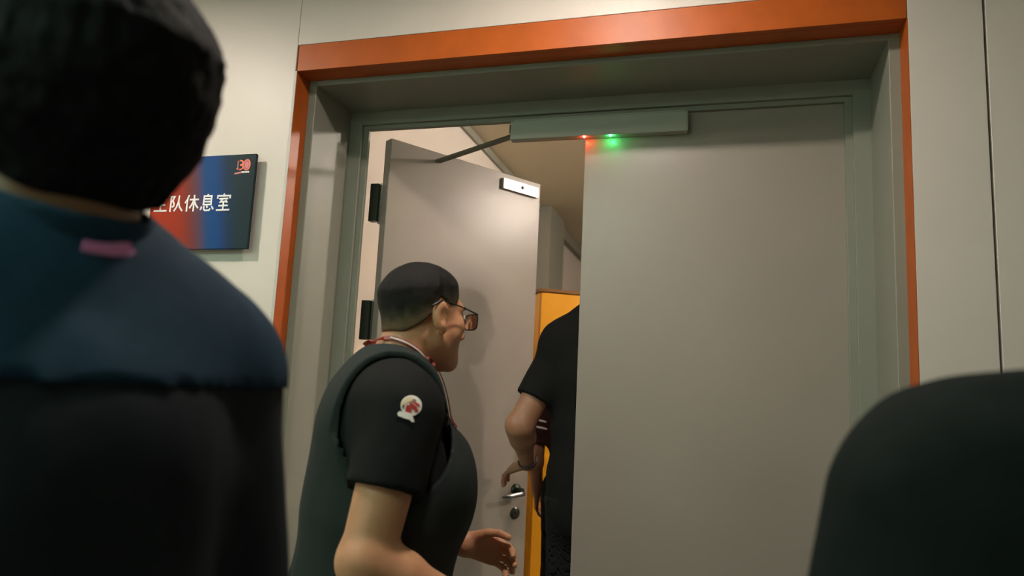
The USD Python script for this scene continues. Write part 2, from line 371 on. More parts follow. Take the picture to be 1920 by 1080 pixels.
# hinges: fixed to jamb and leaf
for zc in (2.117, 1.648, 0.35):
    hg = None
    a = np.array([-0.833, 0.452])
    dl = np.array([math.cos(math.radians(LA)), math.sin(math.radians(LA))]); dn = np.array([-dl[1], dl[0]])
    HH = 0.152
    toloc = lambda q: np.array([(q - np.array([-0.79, 0.42])) @ dl, (q - np.array([-0.79, 0.42])) @ dn])
    c = toloc(a)
    seg = []
    barrel = trimesh.creation.cylinder(0.0085, HH, sections=20); barrel.apply_translation([c[0], c[1], zc])
    hg = obj('hinge', barrel, 'dark_steel', d1)
    for k in range(5):
        kn = trimesh.creation.cylinder(0.0105, HH / 5 - 0.003, sections=20); kn.apply_translation([c[0], c[1], zc - HH / 2 + (k + .5) * HH / 5]); seg.append(kn)
    obj('knuckle', cat_(*seg), 'dark_steel', hg)
    pin = trimesh.creation.icosphere(2, 0.008); p2 = pin.copy(); pin.apply_translation([c[0], c[1], zc + HH / 2]); p2.apply_translation([c[0], c[1], zc - HH / 2])
    obj('hinge_pin', cat_(pin, p2), 'bright_metal', hg)
    obj('hinge_plate', bx(c[0], L0 + 0.0005, c[1] - 0.032, c[1] - 0.0, zc - HH / 2, zc + HH / 2), 'dark_steel', hg, smooth=False)
    jl = bx(-0.868, a[0], 0.424, 0.4525, zc - HH / 2, zc + HH / 2)
    v = np.array(jl.vertices); q = np.array([toloc(x) for x in v[:, :2]]); jl.vertices = np.c_[q, v[:, 2]]
    obj('hinge_plate', jl, 'dark_steel', hg, smooth=False)

# overhead door closer: arm from the head of the frame to the back of the open leaf
ca = np.array([-0.275, 0.47, 2.384]); cb = np.array([-0.79, 0.42, 0]) + rotz(math.radians(LA)) @ np.array([0.20, 0.125, 2.325])
t = thing('door_closer', 'grey overhead door closer arm reaching from frame head over the open leaf', 'door closer')
n_ = (cb - ca) / np.linalg.norm(cb - ca); sd = np.cross(n_, [0, 0, 1]); sd /= np.linalg.norm(sd)
v = [];
for q in (ca, cb):
    for s in (-1, 1):
        for k in (-1, 1): v.append(q + sd * s * 0.013 + np.array([0, 0, k * 0.005]))
obj('arm', trimesh.convex.convex_hull(np.array(v)), 'arm_grey', t, smooth=False)
obj('bracket', bx(ca[0] - .03, ca[0] + .03, YB, 0.492, 2.374, 2.41, 0.002), 'arm_grey', t, smooth=False)
body = bx(0.06, 0.30, LEAF_T + .0005, LEAF_T + 0.055, 2.27, 2.33, 0.004); body.apply_transform(trimesh.transformations.rotation_matrix(math.radians(LA), [0, 0, 1])); body.apply_translation([-0.79, 0.42, 0])
obj('closer_body', body, 'arm_grey', t, smooth=False)
sp_ = trimesh.creation.cylinder(0.014, 0.05, sections=24)
sp_.apply_translation(cb + np.array([0, 0, -0.02])); obj('spindle', sp_, 'arm_grey', t)
a2, b2 = cb, np.array([-0.79, 0.42, 0]) + rotz(math.radians(LA)) @ np.array([0.10, 0.075, 2.325])
obj('short_arm', align(trimesh.creation.cylinder(0.010, np.linalg.norm(b2 - a2), sections=14, transform=trimesh.transformations.translation_matrix([0, 0, np.linalg.norm(b2 - a2) / 2])), a2, b2), 'arm_grey', t)

# double magnetic lock under the frame head with its two lamps
t = thing('magnetic_lock', 'long grey magnetic door lock under the frame head with red and green lamps', 'door lock')
ZL0, ZL1 = 2.3135, 2.3845
obj('housing', bx(-0.272, 0.360, 0.336, 0.3745, ZL0, ZL1, 0.002), 'lock_housing', t, smooth=False)
obj('mounting_plate', bx(-0.262, 0.350, 0.347, 0.3745, ZL1, H3 + 0.0005), 'lock_housing', t, smooth=False)
obj('end_cap', bx(0.3602, 0.3632, 0.3345, 0.374, ZL0 + .0005, ZL1 - .0005, 0.001), 'lock_housing', t, smooth=False)
for nm, x in (('led_red', 0.003), ('led_green', 0.097)):
    s = trimesh.creation.icosphere(3, 0.0042); s.apply_translation([x, 0.342, ZL0 - 0.0012])
    tag(obj('indicator_lamp', s, nm, t, smooth=True), {'led_red': 'glowing red lamp', 'led_green': 'glowing green lamp'}[nm])

# ------------------------------------------------------------------ sign
SX0, SX1, SZ0, SZ1 = -1.490, -1.070, 1.836, 2.171
t = thing('wall_sign', 'red and blue sign board with white Chinese lettering on the left wall', 'sign')
obj('board', bx(SX0, SX1, -0.034, -0.022, SZ0, SZ1, 0.0015), 'sign_print', t, smooth=False)
for x in (SX0 + .04, SX1 - .04):
    for z in (SZ0 + .04, SZ1 - .04):
        c = yax(trimesh.creation.cylinder(0.012, 0.0225, sections=20)); c.apply_translation([x, -0.01075, z]); obj('standoff', c, 'steel', t)
GLYPHS = [
    [[(46, 99), (56, 87)], [(12, 78), (88, 78)], [(18, 44), (82, 44)], [(4, 8), (96, 8)], [(50, 78), (50, 8)]],
    [[(12, 96), (12, 0)], [(12, 91), (35, 91), (24, 65), (35, 50), (35, 36), (30, 31), (20, 31)], [(68, 97), (66, 64), (55, 27), (38, 4)], [(66, 62), (77, 27), (97, 4)]],
    [[(28, 98), (18, 72), (3, 50)], [(19, 70), (19, 0)], [(34, 70), (98, 70)], [(65, 98), (65, 0)], [(63, 68), (52, 40), (36, 18)], [(67, 68), (78, 40), (97, 18)]],
    [[(52, 100), (45, 90)], [(24, 88), (76, 88), (76, 38), (24, 38), (24, 88)], [(24, 72), (76, 72)], [(24, 55), (76, 55)], [(13, 27), (5, 6)], [(29, 29), (29, 10), (37, 4), (66, 4), (72, 15)], [(45, 32), (53, 18)], [(80, 28), (93, 9)]],
    [[(49, 100), (52, 90)], [(8, 70), (8, 87), (92, 87), (92, 70)], [(20, 70), (80, 70)], [(44, 70), (30, 51), (72, 53)], [(62, 62), (77, 46)], [(18, 29), (82, 29)], [(50, 50), (50, 5)], [(5, 4), (95, 4)]],
]
x = -1.475
for g_, cw in zip(GLYPHS, (0.0620, 0.0625, 0.0625, 0.0625, 0.0625)):
    sh = unary_union([LineString(s).buffer(5.2, cap_style=2, join_style=2) for s in g_])
    k = cw / 104
    m = extrude(affinity.scale(sh, k, 0.063 / 104, origin=(0, 0)), 0.0012)
    m.apply_transform(np.array([[1, 0, 0, x], [0, 0, -1, -0.0341], [0, 1, 0, 1.971], [0, 0, 0, 1.0]]))
    obj('character', m, 'print_white', t, smooth=False)
    x += 0.0655
def on_sign(shape, d=0.0010, y=-0.0341):
    m = extrude(shape, d); m.apply_transform(np.array([[1, 0, 0, 0], [0, 0, -1, y], [0, 1, 0, 0], [0, 0, 0, 1.0]])); return m
def arc(cx, cy, rx, ry, a0, a1, n=16):
    a = np.radians(np.linspace(a0, a1, n)); return [(cx + rx * c, cy + ry * s) for c, s in zip(np.cos(a), np.sin(a))]
three = unary_union([LineString(arc(-1.131, 2.1395, .011, .0085, 150, -80)).buffer(.0028), LineString(arc(-1.131, 2.1245, .0125, .009, 80, -150)).buffer(.0028)])
zero = LineString(arc(-1.104, 2.132, .0125, .0175, 0, 360, 30)).buffer(.0028)
em = obj('emblem', on_sign(unary_union([three, zero])), 'print_orange', t, smooth=False)
obj('emblem_core', on_sign(unary_union([Polygon(arc(-1.104, 2.132, .0085, .013, 0, 360, 24)), LineString(arc(-1.128, 2.132, .012, .02, 120, 250)).buffer(.0018)])), 'print_pink', em, smooth=False)
obj('emblem_ribbon', on_sign(Polygon([(-1.151, 2.104), (-1.122, 2.109), (-1.122, 2.103), (-1.150, 2.098)])), 'print_pink', em, smooth=False)
obj('emblem_caption', on_sign(unary_union([sbox(-1.1215 + .0062 * i, 2.103, -1.1215 + .0062 * i + .0048, 2.1092) for i in range(5)])), 'print_white', em, smooth=False)

# ------------------------------------------------------------------ lamps, all out of view
def downlight(x, y, z, power, label, cat='ceiling light', group=None):
    t = thing('unseen_ceiling_downlight', label, cat, (x, y, z), 0, group)
    ring = lathe([(0.066, -0.0005), (0.085, -0.0005), (0.085, -0.006), (0.080, -0.010), (0.070, -0.010), (0.066, -0.006), (0.066, -0.0005)], 48)
    obj('ring', ring, 'ceiling_white', t)
    m = f'lamp_{int(round(power * 10))}'
    if m not in MATS: glow(m, WARM, power)
    dsk = lathe([(0, -0.004), (0.0655, -0.004), (0.0655, -0.0008), (0, -0.0008)], 48)
    obj('diffuser', dsk, m, t, smooth=False)
for i, (x, y, pw) in enumerate(CORRIDOR_LAMPS):  # out of view, placed to light the sign wall, door and right wall
    downlight(x, y, CEIL, pw, ['unseen round ceiling downlight in the corridor, placed to light the sign wall', 'unseen round ceiling downlight in the corridor, placed to light the double door', 'unseen round ceiling downlight in the corridor, placed to light the right wall'][i])
def globe_lamp(x, y, z, power, label):
    t = thing('unseen_globe_lamp', label, 'ceiling light', (x, y, z))
    obj('base', lathe([(0, -0.0005), (0.06, -0.0005), (0.06, -0.018), (0.05, -0.026), (0, -0.026)], 40), 'ceiling_white', t)
    m = f'globe_{int(round(power * 10))}'
    if m not in MATS: glow(m, WARM, power)
    obj('rod', trimesh.creation.cylinder(0.012, 0.02, sections=16, transform=trimesh.transformations.translation_matrix([0, 0, -0.034])), 'steel', t)
    g = trimesh.creation.icosphere(3, 0.070); g.apply_translation([0, 0, -0.110]); obj('globe', g, m, t, smooth=True)
for i, (x, y, pw) in enumerate(ROOM_LAMPS):  # out of view, placed to light the open leaf, cabinet and room ceiling
    globe_lamp(x, y, ROOM_CEIL, pw, ['unseen white globe lamp on the room ceiling, placed to light the open leaf', 'unseen white globe lamp on the room ceiling, placed to light the yellow cabinet'][i])
glow('fill_panel_glow', FILL_TINT, FILL_POWER)
for i, x in enumerate((-2.6, -0.7)):  # added panels that cast a soft greenish fill
    t = thing('added_fill_panel', ['added greenish fill panel, out of view at the left of the corridor ceiling', 'added greenish fill panel, out of view in the middle of the corridor ceiling'][i], 'ceiling light', (x, -2.9, CEIL))
    obj('frame', cat_(bx(-.62, .62, -.32, -.30, -.012, -.0005), bx(-.62, .62, .30, .32, -.012, -.0005), bx(-.62, -.60, -.30, .30, -.012, -.0005), bx(.60, .62, -.30, .30, -.012, -.0005)), 'ceiling_white', t, smooth=False)
    obj('diffuser', bx(-.599, .599, -.299, .299, -.008, -.001), 'fill_panel_glow', t, smooth=False)

# ------------------------------------------------------------------ yellow cabinet in the room
t = thing('tall_cabinet', 'tall yellow cabinet standing in the room beyond the open leaf', 'cabinet', (-0.10, 2.72, 0), 30.0)
CZ = 2.075
obj('body', bx(-0.62, 0.62, 0.022, 0.45, 0.06, CZ - 0.024, 0.002), 'yellow_laminate', t, smooth=False)
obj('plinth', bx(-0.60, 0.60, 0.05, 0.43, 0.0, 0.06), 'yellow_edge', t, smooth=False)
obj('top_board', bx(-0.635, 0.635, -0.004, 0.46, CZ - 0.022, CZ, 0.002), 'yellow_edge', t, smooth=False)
for s in (-1, 1):
    dr = obj('door', bx(min(0, s * .619) + .0015, max(0, s * .619) - .0015, 0.0, 0.0205, 0.065, CZ - 0.028, 0.002), 'yellow_laminate', t, smooth=False)
    obj('handle', bx(s * 0.05 - .006, s * 0.05 + .006, -0.022, -0.0005, 0.95, 1.10, 0.003), 'steel', dr, smooth=False)

# ------------------------------------------------------------------ people
def head_field(c, R, s=1.0, ears=True, fat=0.0):
    """SDF of a head: c its centre, R its rotation (columns: right, forward, up)."""
    c = np.asarray(c, np.float32); Rf = np.asarray(R, np.float32)
    def F(p):
        q = (p - c) @ Rf / s
        d = ell(q, (0, -0.012, 0.034), (0.077, 0.098, 0.086))
        d = smin(d, ell(q, (0, 0.032, -0.045), (0.061 + fat, 0.060, 0.072)), 0.035)
        aq = q.copy(); aq[:, 0] = np.abs(aq[:, 0])
        d = smin(d, cone(aq, (0.050 + fat, 0.0, -0.055), (0.016, 0.072, -0.098), 0.022, 0.021), 0.03)
        d = smin(d, cone(aq, (0.046, 0.062, -0.012), (0.050, 0.045, -0.03), 0.021, 0.022), 0.025)
        d = smin(d, cone(aq, (0.008, 0.088, 0.032), (0.045, 0.070, 0.034), 0.009, 0.009), 0.02)
        d = smax(d, -ell(aq, (0.032, 0.101, 0.012), (0.019, 0.016, 0.013)), 0.014)
        d = smin(d, ell(aq, (0.032, 0.080, 0.012), (0.0145, 0.0125, 0.0125)), 0.006)
        d = smin(d, cone(q, (0, 0.090, 0.020), (0, 0.112, -0.028), 0.008, 0.012), 0.014)
        d = smin(d, ell(aq, (0.013, 0.101, -0.034), (0.009, 0.010, 0.007)), 0.008)
        d = smin(d, cone(aq, (0.0, 0.0955, -0.0615), (0.022, 0.085, -0.0645), 0.0065, 0.004), 0.007)
        d = smin(d, cone(aq, (0.0, 0.0945, -0.0735), (0.018, 0.085, -0.0715), 0.0075, 0.005), 0.007)
        if ears:
            er = roty(0.0) @ rotz(-0.42)
            e = ell(aq, (0.083 + fat * .6, -0.014, 0.004), (0.0085, 0.0195, 0.035), er)
            e = smin(e, ell(aq, (0.081 + fat * .6, -0.003, -0.028), (0.0075, 0.010, 0.013), er), 0.008)
            e = smax(e, -ell(aq, (0.0925 + fat * .6, -0.008, 0.002), (0.0075, 0.010, 0.020), er), 0.006)
            e = smin(e, cone(aq, (0.072, -0.004, -0.01), (0.080, -0.008, 0.014), 0.010, 0.008), 0.01)
            d = smin(d, e, 0.006)
        return d * s
    return F

def hand_prims(w, dirv, palm_n, size=1.0, curl=0.5, thumb=1):
    """Cones of a hand: wrist w, direction of the fingers, palm normal; thumb = +1/-1 picks its side."""
    d = np.array(dirv, float); d /= np.linalg.norm(d); n = np.array(palm_n, float); n -= d * (n @ d); n /= np.linalg.norm(n); sdv = np.cross(d, n) * thumb
    P = []
    K = [(-0.030, 0.078, 0.9, .0082), (-0.010, 0.086, 1.0, .0088), (0.011, 0.085, 1.06, .0090), (0.031, 0.080, 0.97, .0088)]   # little .. index
    for o, l, fl, r in K:
        k = w + (d * l + sdv * o) * size
        P.append((w + (d * 0.012 + sdv * o * 0.55) * size, k, 0.0145 * size, 0.0115 * size, 0.012))
        ang, q = 0.0, k
        for L, dk in ((0.040, curl), (0.026, curl * 1.1), (0.020, curl * .7)):
            ang += dk; dd = d * math.cos(ang) + n * math.sin(ang); e = q + dd * L * fl * size
            P.append((q, e, r * size, r * size * .93, 0.004)); q = e
    b = w + (d * 0.022 + sdv * 0.026) * size; m1 = b + (d * 0.032 + sdv * 0.026 + n * 0.012) * size; m2 = m1 + (d * 0.028 + sdv * 0.010 + n * 0.010) * size; e = m2 + (d * 0.024 - sdv * 0.002 + n * 0.008) * size
    P += [(b, m1, 0.0155 * size, 0.0115 * size, 0.010), (m1, m2, 0.0105 * size, 0.0098 * size, 0.004), (m2, e, 0.0098 * size, 0.0085 * size, 0.004)]
    return P

def person(label, loc, rz, S, group=None):
    """S: dict of joints and sizes in the person's own frame (+y forward, z up, metres). Returns (prim, fields)."""
    t = thing('person', label, 'person', loc, rz, group)
    k = S.get('k', 1.0)
    hc, HR = np.array(S['head']), rotz(math.radians(S.get('head_yaw', 0))) @ rotx(math.radians(S.get('head_pitch', 0))) @ roty(math.radians(S.get('head_roll', 0)))
    hs = S.get('head_scale', 1.0)
    HF = head_field(hc, HR, hs, fat=S.get('fat', 0.0))
    HF0 = head_field(hc, HR, hs, ears=False, fat=S.get('fat', 0.0))
    HL = lambda q: hc + HR @ (np.array(q) * hs)
    torso = S['torso']; arms = S['arms']; legs = S['legs']
    nb, nr = np.array(S['neck']), S.get('neck_r', 0.056)
    nk = HL((0, -0.028, -0.045))
    hands = []
    for a in arms: hands += a.get('hand', [])
    def trunk(p):
        d = None
        for e in torso:
            q = ell(p, e[0], e[1]) if len(e) == 2 else cone(p, *e)
            d = q if d is None else smin(d, q, 0.06)
        return d
    def armf(p, grow0=0.0):
        d = None
        for a in arms:
            q = smin(cone(p, a['sh'], a['el'], a['r'][0] + grow0, a['r'][1] + grow0), cone(p, a['el'], a['wr'], a['r'][1] * 1.0 + grow0, a['r'][2] + grow0), 0.02)
            # belly of the forearm
            m = np.array(a['el']) * .7 + np.array(a['wr']) * .3
            q = smin(q, cone(p, a['el'], m, a['r'][1] * .96 + grow0, a['r'][1] * 1.0 + grow0), 0.02)
            d = q if d is None else np.minimum(d, q)
        return d
    def legf(p, g=0.0):
        d = None
        for l in legs:
            q = smin(cone(p, l['hip'], l['knee'], .085 + g, .058 + g), cone(p, l['knee'], l['ankle'], .056 + g, .042 + g), 0.03)
            d = q if d is None else smin(d, q, 0.02)
        return d
    def handf(p, hs_):
        d = np.full(len(p), 9.0, np.float32)
        for a, b, ra, rb, kk in hs_: d = smin(d, cone(p, a, b, ra, rb), kk)
        return d
    def body(p):
        d = smin(trunk(p), armf(p), 0.045)
        d = smin(d, legf(p), 0.05)
        d = smin(d, cone(p, nb, nk, nr * 1.08, nr), 0.05)
        d = smin(d, near(p, hc, .26, HF), 0.02)
        for l in legs: d = smin(d, cone(p, l['ankle'], np.array(l['ankle']) + [0, .13, -.035], .04, .03), 0.02)
        for a in arms:
            if a.get('hand'): d = smin(d, near(p, np.array(a['hand'][0][1]), .25, lambda q, a=a: handf(q, a['hand'])), 0.012)
        return d
    lo, hi = np.array(S.get('lo', (-.45, -.45, 0.0))), np.array(S.get('hi', (.45, .45, hc[2] + .2)))
    bm = isomesh(body, lo, hi, S.get('h', 0.006))
    bp = obj('body', bm, S.get('skin', 'skin'), t, smooth=True)
    # eyes
    for s in (-1, 1):
        e = trimesh.creation.icosphere(3, 0.0128 * hs); e.apply_translation(HL((s * 0.032, 0.0835, 0.012))); eo = obj('eye', e, 'eye_white', t, smooth=True)
        i = trimesh.creation.icosphere(2, 0.0066 * hs); i.apply_translation(HL((s * 0.032, 0.0910, 0.012))); obj('iris', i, 'eye_iris', eo, smooth=True)
        bw = tube([HL(q) for q in ((s * .014, .0995, .033), (s * .026, .0985, .038), (s * .040, .089, .037), (s * .050, .078, .031))], [.002, .0034, .003, .0015], 8)
        obj('eyebrow', bw, 'hair_black', t, smooth=True)
    return t, dict(trunk=trunk, armf=armf, legf=legf, body=body, HF=HF, HF0=HF0, HL=HL, HR=HR, hc=hc, hs=hs, nb=nb, nk=nk, nr=nr, lo=lo, hi=hi, arms=arms, legs=legs)

def hair(t, C, thick, line, name='hair', mat='hair_black', h=0.004, amp=0.004, top=0.0, seed=1, below=None, freq=70, nape=0.0, taper=.3):
    """A solid of hair grown from the scalp; line: list of (y, z) of the hairline in head coordinates."""
    ly, lz = np.array(line).T
    hc, HR, hs = C['hc'].astype(np.float32), C['HR'].astype(np.float32), C['hs']
    def F(p):
        q = (p - hc) @ HR / hs
        d = smin(cone(p, C['nb'], C['nk'], C['nr'] * 1.08, C['nr']), C['HF0'](p), 0.05) / hs
        g = thick + top * np.clip((q[:, 2] - 0.0 - .2 * q[:, 1]) / 0.075, 0, 1) ** 1.3
        if nape: g = g + nape * np.exp(-((q[:, 2] + .012) / .05) ** 2) * np.clip(-q[:, 1] / .05, 0, 1)
        zl = np.interp(q[:, 1], ly, lz).astype(np.float32)
        g = g * (taper + (1 - taper) * np.clip((q[:, 2] - zl) / .055, 0, 1))
        d = d - g - (meshkit.fbm(q * [freq, freq, freq * .35], 3, seed) - .5) * 2 * amp
        d = smax(d, zl - q[:, 2], 0.006)
        if below is not None: d = smax(d, q[:, 2] - np.interp(q[:, 1], *np.array(below).T).astype(np.float32), 0.004)
        return (d * hs).astype(np.float32)
    m = isomesh(F, C['hc'] - .17, C['hc'] + .19, h)
    return obj(name, m, mat, t, smooth=True), F

def wrinkle(p, amp, freq=14, seed=3, stretch=(1, 1, .45)):
    return ((meshkit.fbm(p * np.array(stretch) * freq, 3, seed) - .5) * 2 * amp).astype(np.float32)

def shirt(t, C, mat, hem, sleeve, grow=0.014, agrow=0.016, name='shirt', neck_r=0.075, amp=0.006, h=0.006, seed=3, shell=0.010, extra=None, freq=14, neck_drop=0.0):
    """A garment over trunk and arms. sleeve: fraction of the upper arm covered, or over 1 for the forearm too (2 = to the wrist)."""
    def outer(p):
        a = None
        for r in C['arms']:
            sh, el, wr = map(np.array, (r['sh'], r['el'], r['wr']))
            if sleeve <= 1:
                q = cone(p, sh, sh + (el - sh) * sleeve, r['r'][0] + agrow, r['r'][0] * (1 - sleeve) + r['r'][1] * sleeve + agrow * 1.25)
                n = (el - sh) / np.linalg.norm(el - sh)
                q = np.maximum(q, ((p - (sh + (el - sh) * sleeve).astype(np.float32)) @ n.astype(np.float32)))
            else:
                e = el + (wr - el) * min(1, sleeve - 1)
                q = smin(cone(p, sh, el, r['r'][0] + agrow, r['r'][1] + agrow), cone(p, el, e, r['r'][1] + agrow, r['r'][2] + agrow), 0.03)
                n = (wr - el) / np.linalg.norm(wr - el)
                q = np.maximum(q, (p - e.astype(np.float32)) @ n.astype(np.float32))
            a = q if a is None else np.minimum(a, q)
        d = smin(C['trunk'](p) - grow, a, 0.05)
        if extra is not None: d = smin(d, extra(p), 0.04)
        return d + wrinkle(p, amp, freq, seed)
    nb, nk = C['nb'].astype(np.float32), C['nk'].astype(np.float32)
    def F(p):
        d = outer(p)
        d = np.maximum(d, -(d + shell))
        d = np.maximum(d, hem - p[:, 2])
        return np.maximum(d, -cone(p, nb - (nk - nb) * .6 + np.array([0, neck_drop, 0], np.float32), nk + (nk - nb), neck_r, neck_r * 1.05)).astype(np.float32)
    m = isomesh(F, C['lo'] - [.06, .06, 0], C['hi'] + [.06, .06, 0], h)
    return obj(name, m, mat, t, smooth=True), F, outer

def trousers(t, C, top, mat='trousers_black'):
    def F(p):
        d = smin(C['legf'](p, 0.018), C['trunk'](p) - 0.008, 0.05) + wrinkle(p, .005, 12, 9)
        d = np.maximum(d, -(d + .010)); d = np.maximum(d, p[:, 2] - top)
        return np.maximum(d, 0.035 - p[:, 2]).astype(np.float32)
    obj('trousers', isomesh(F, C['lo'], [C['hi'][0], C['hi'][1], top + .03], 0.009), mat, t, smooth=True)
    for l in C['legs']:
        a = np.array(l['ankle'])
        def G(p):
            d = smin(ell(p, a + [0, .055, -.035], (.052, .145, .055)), ell(p, a + [0, -.01, -.01], (.048, .06, .06)), .03)
            return np.maximum(d, 0.018 - p[:, 2]).astype(np.float32)
        so = obj('shoe', isomesh(G, a - [.1, .15, .09], a + [.1, .25, .1], .006), 'shoe_black', t, smooth=True)
        def H(p):
            return np.maximum(np.maximum(ell(p, a + [0, .055, -.05], (.054, .150, .3)), p[:, 2] - 0.0175), 0.001 - p[:, 2]).astype(np.float32)
        obj('sole', isomesh(H, [a[0] - .1, a[1] - .15, -.012], [a[0] + .1, a[1] + .25, .05], .005), 'shoe_sole', so, smooth=True)

def std_legs(px, py, w=.095, hip=.90, step=(0, 0)):
    return [dict(hip=(px + s * w, py, hip), knee=(px + s * (w + .01), py + .02 + st * .5, .49), ankle=(px + s * (w + .015), py - .02 + st, .085)) for s, st in zip((-1, 1), step)]

# --- the man in the black vest, before the open leaf
M1 = dict(head=(0, 0, 1.562), head_yaw=32, head_pitch=-2, fat=.006, neck=(0, -.062, 1.415), neck_r=.066, h=.0048,
    torso=[((0, -.085, .95), (.18, .150, .14)), ((0, -.060, 1.12), (.185, .160, .17)), ((0, -.080, 1.29), (.178, .125, .16)), ((-.13, -.075, 1.358), (.13, -.060, 1.358), .070, .070), ((-.05, -.065, 1.418), (-.16, -.075, 1.375), .050, .050), ((.05, -.065, 1.418), (.16, -.055, 1.375), .050, .050)],
    arms=[dict(sh=(.195, -.036, 1.345), el=(.262, -.090, 1.065), wr=(.225, .130, .960), r=(.064, .052, .032), hand=hand_prims(np.array([.225, .130, .960]), (-.1, .9, -.15), (-.9, 0, -.3), 1.0, .55, 1)),
          dict(sh=(-.195, -.070, 1.345), el=(-.262, -.060, 1.075), wr=(-.215, .150, 1.00), r=(.064, .052, .032), hand=hand_prims(np.array([-.215, .150, 1.00]), (.1, .9, -.15), (.9, 0, -.3), 1.0, .55, -1))],
    legs=std_legs(0, -.085, step=(.16, -.14)), lo=(-.40, -.42, 0.0), hi=(.42, .46, 1.74))
P1, C1 = person('man in black vest and glasses with red lanyard, looking through the open door', (-.213, -.490, 0), 25 - 90, M1)
trousers(P1, C1, 1.0)
_, F1, O1 = shirt(P1, C1, 'shirt_black', .93, .54, grow=.012, agrow=.018, neck_r=.080, amp=.005, h=.0055)
# hair: dark top and short faded sides
BACK1 = [(-.13, -.040), (-.08, -.040), (-.05, -.012), (-.025, .012), (-.012, .044), (.022, .040), (.045, .046), (.062, .060), (.085, .075), (.13, .078)]
FADE = dict(zmid=1.600, zspan=.034, tilt=.40)
c0, c1 = lin(15, 14, 14), lin(70, 64, 50)
MATS['hair_graded'] = usdkit.material(stage, '/World/Looks/hair_graded', {
    'tc': ('texture_coordinate', {}), 'xyz': ('separate_xyz', {}), 'my': ('math', {'math_type': 'multiply', 'value2': -FADE['tilt']}), 'ad': ('math', {'math_type': 'add'}),
    'no': ('noise_texture', {'scale': 70.0, 'detail': 4.0}), 'mn': ('math', {'math_type': 'multiply', 'value2': 0.03}), 'ad2': ('math', {'math_type': 'add'}),
    'mr': ('map_range', {'from_min': FADE['zmid'] - FADE['zspan'] + .015, 'from_max': FADE['zmid'] + FADE['zspan'] + .015}),
    'ra': ('rgb_ramp', {'ramp': [(0.0, lin(104, 84, 62)), (0.25, c1), (0.55, lin(38, 36, 32)), (1.0, c0)]}),
    'nb': ('noise_texture', {'scale': 480.0, 'detail': 3.0}), 'bu': ('bump', {'strength': 0.8, 'distance': 0.002}),
    'p': ('principled_bsdf', {'roughness': 0.65, 'specular_ior_level': 0.2})},
    [('tc.object', 'xyz.vector'), ('xyz.y', 'my.value1'), ('my.value', 'ad.value1'), ('xyz.z', 'ad.value2'), ('tc.object', 'no.vector'), ('no.fac', 'mn.value1'), ('mn.value', 'ad2.value1'), ('ad.value', 'ad2.value2'),
     ('ad2.value', 'mr.value'), ('mr.result', 'ra.fac'), ('ra.color', 'p.base_color'), ('tc.object', 'nb.vector'), ('nb.fac', 'bu.height'), ('bu.normal', 'p.normal')], surface='p.BSDF')
BACK1 = [(-.13, -.040), (-.08, -.042), (-.05, -.020), (-.025, .008), (-.012, .046), (.022, .030), (.045, .036), (.062, .058), (.085, .075), (.13, .078)]
TOP1 = [(-.13, .030), (-.06, .030), (-.02, .052), (.02, .066), (.055, .074), (.075, .078), (.13, .080)]
hair(P1, C1, .0016, BACK1, 'hair', 'hair_graded', .0038, .0014, .0135, 5)
# vest over the shirt, with arm holes
shR, shL = np.array(M1['arms'][0]['sh'], np.float32), np.array(M1['arms'][1]['sh'], np.float32)
def vest_outer(p):
    d = C1['trunk'](p) - .030
    d = smin(d, ell(p, (0, .062, 1.18), (.17, .085, .13)), .04)
    return d + wrinkle(p, .004, 11, 21)
def vest(p):
    d = vest_outer(p); d = np.maximum(d, -(d + .014))
    for sh, sx in ((shR, 1), (shL, -1)):
        a = np.array([sh[0] - sx * .02, sh[1] + .012, sh[2] - .055], np.float32)
        q = (p - a); q = np.stack([q[:, 1] / .098, (q[:, 2]) / .118], 1)
        hole = (np.linalg.norm(q, axis=1) - 1) * .098
        hole = np.where(p[:, 0] * sx > 0.06, hole, 1.0)
        d = np.maximum(d, -hole)
        # below the arm pit the vest is closed; outside of the shoulder it stops
        d = np.maximum(d, (p[:, 0] * sx - (.158 + .30 * np.clip(1.30 - p[:, 2], 0, 1))))
    d = np.maximum(d, .90 - p[:, 2])
    nb, nk = C1['nb'].astype(np.float32), C1['nk'].astype(np.float32)
    d = np.maximum(d, -cone(p, nb - (nk - nb) * .6, nk + (nk - nb), .095, .100))
    v = np.maximum(np.abs(p[:, 0]) - .055 * np.clip((p[:, 2] - 1.22) / .2, 0, 1) - .001, -p[:, 1] - .02)      # open V at the front
    return np.maximum(d, -v).astype(np.float32)
obj('vest', isomesh(vest, [-.30, -.34, .88], [.30, .26, 1.56], .0055), 'vest_charcoal', P1, smooth=True)
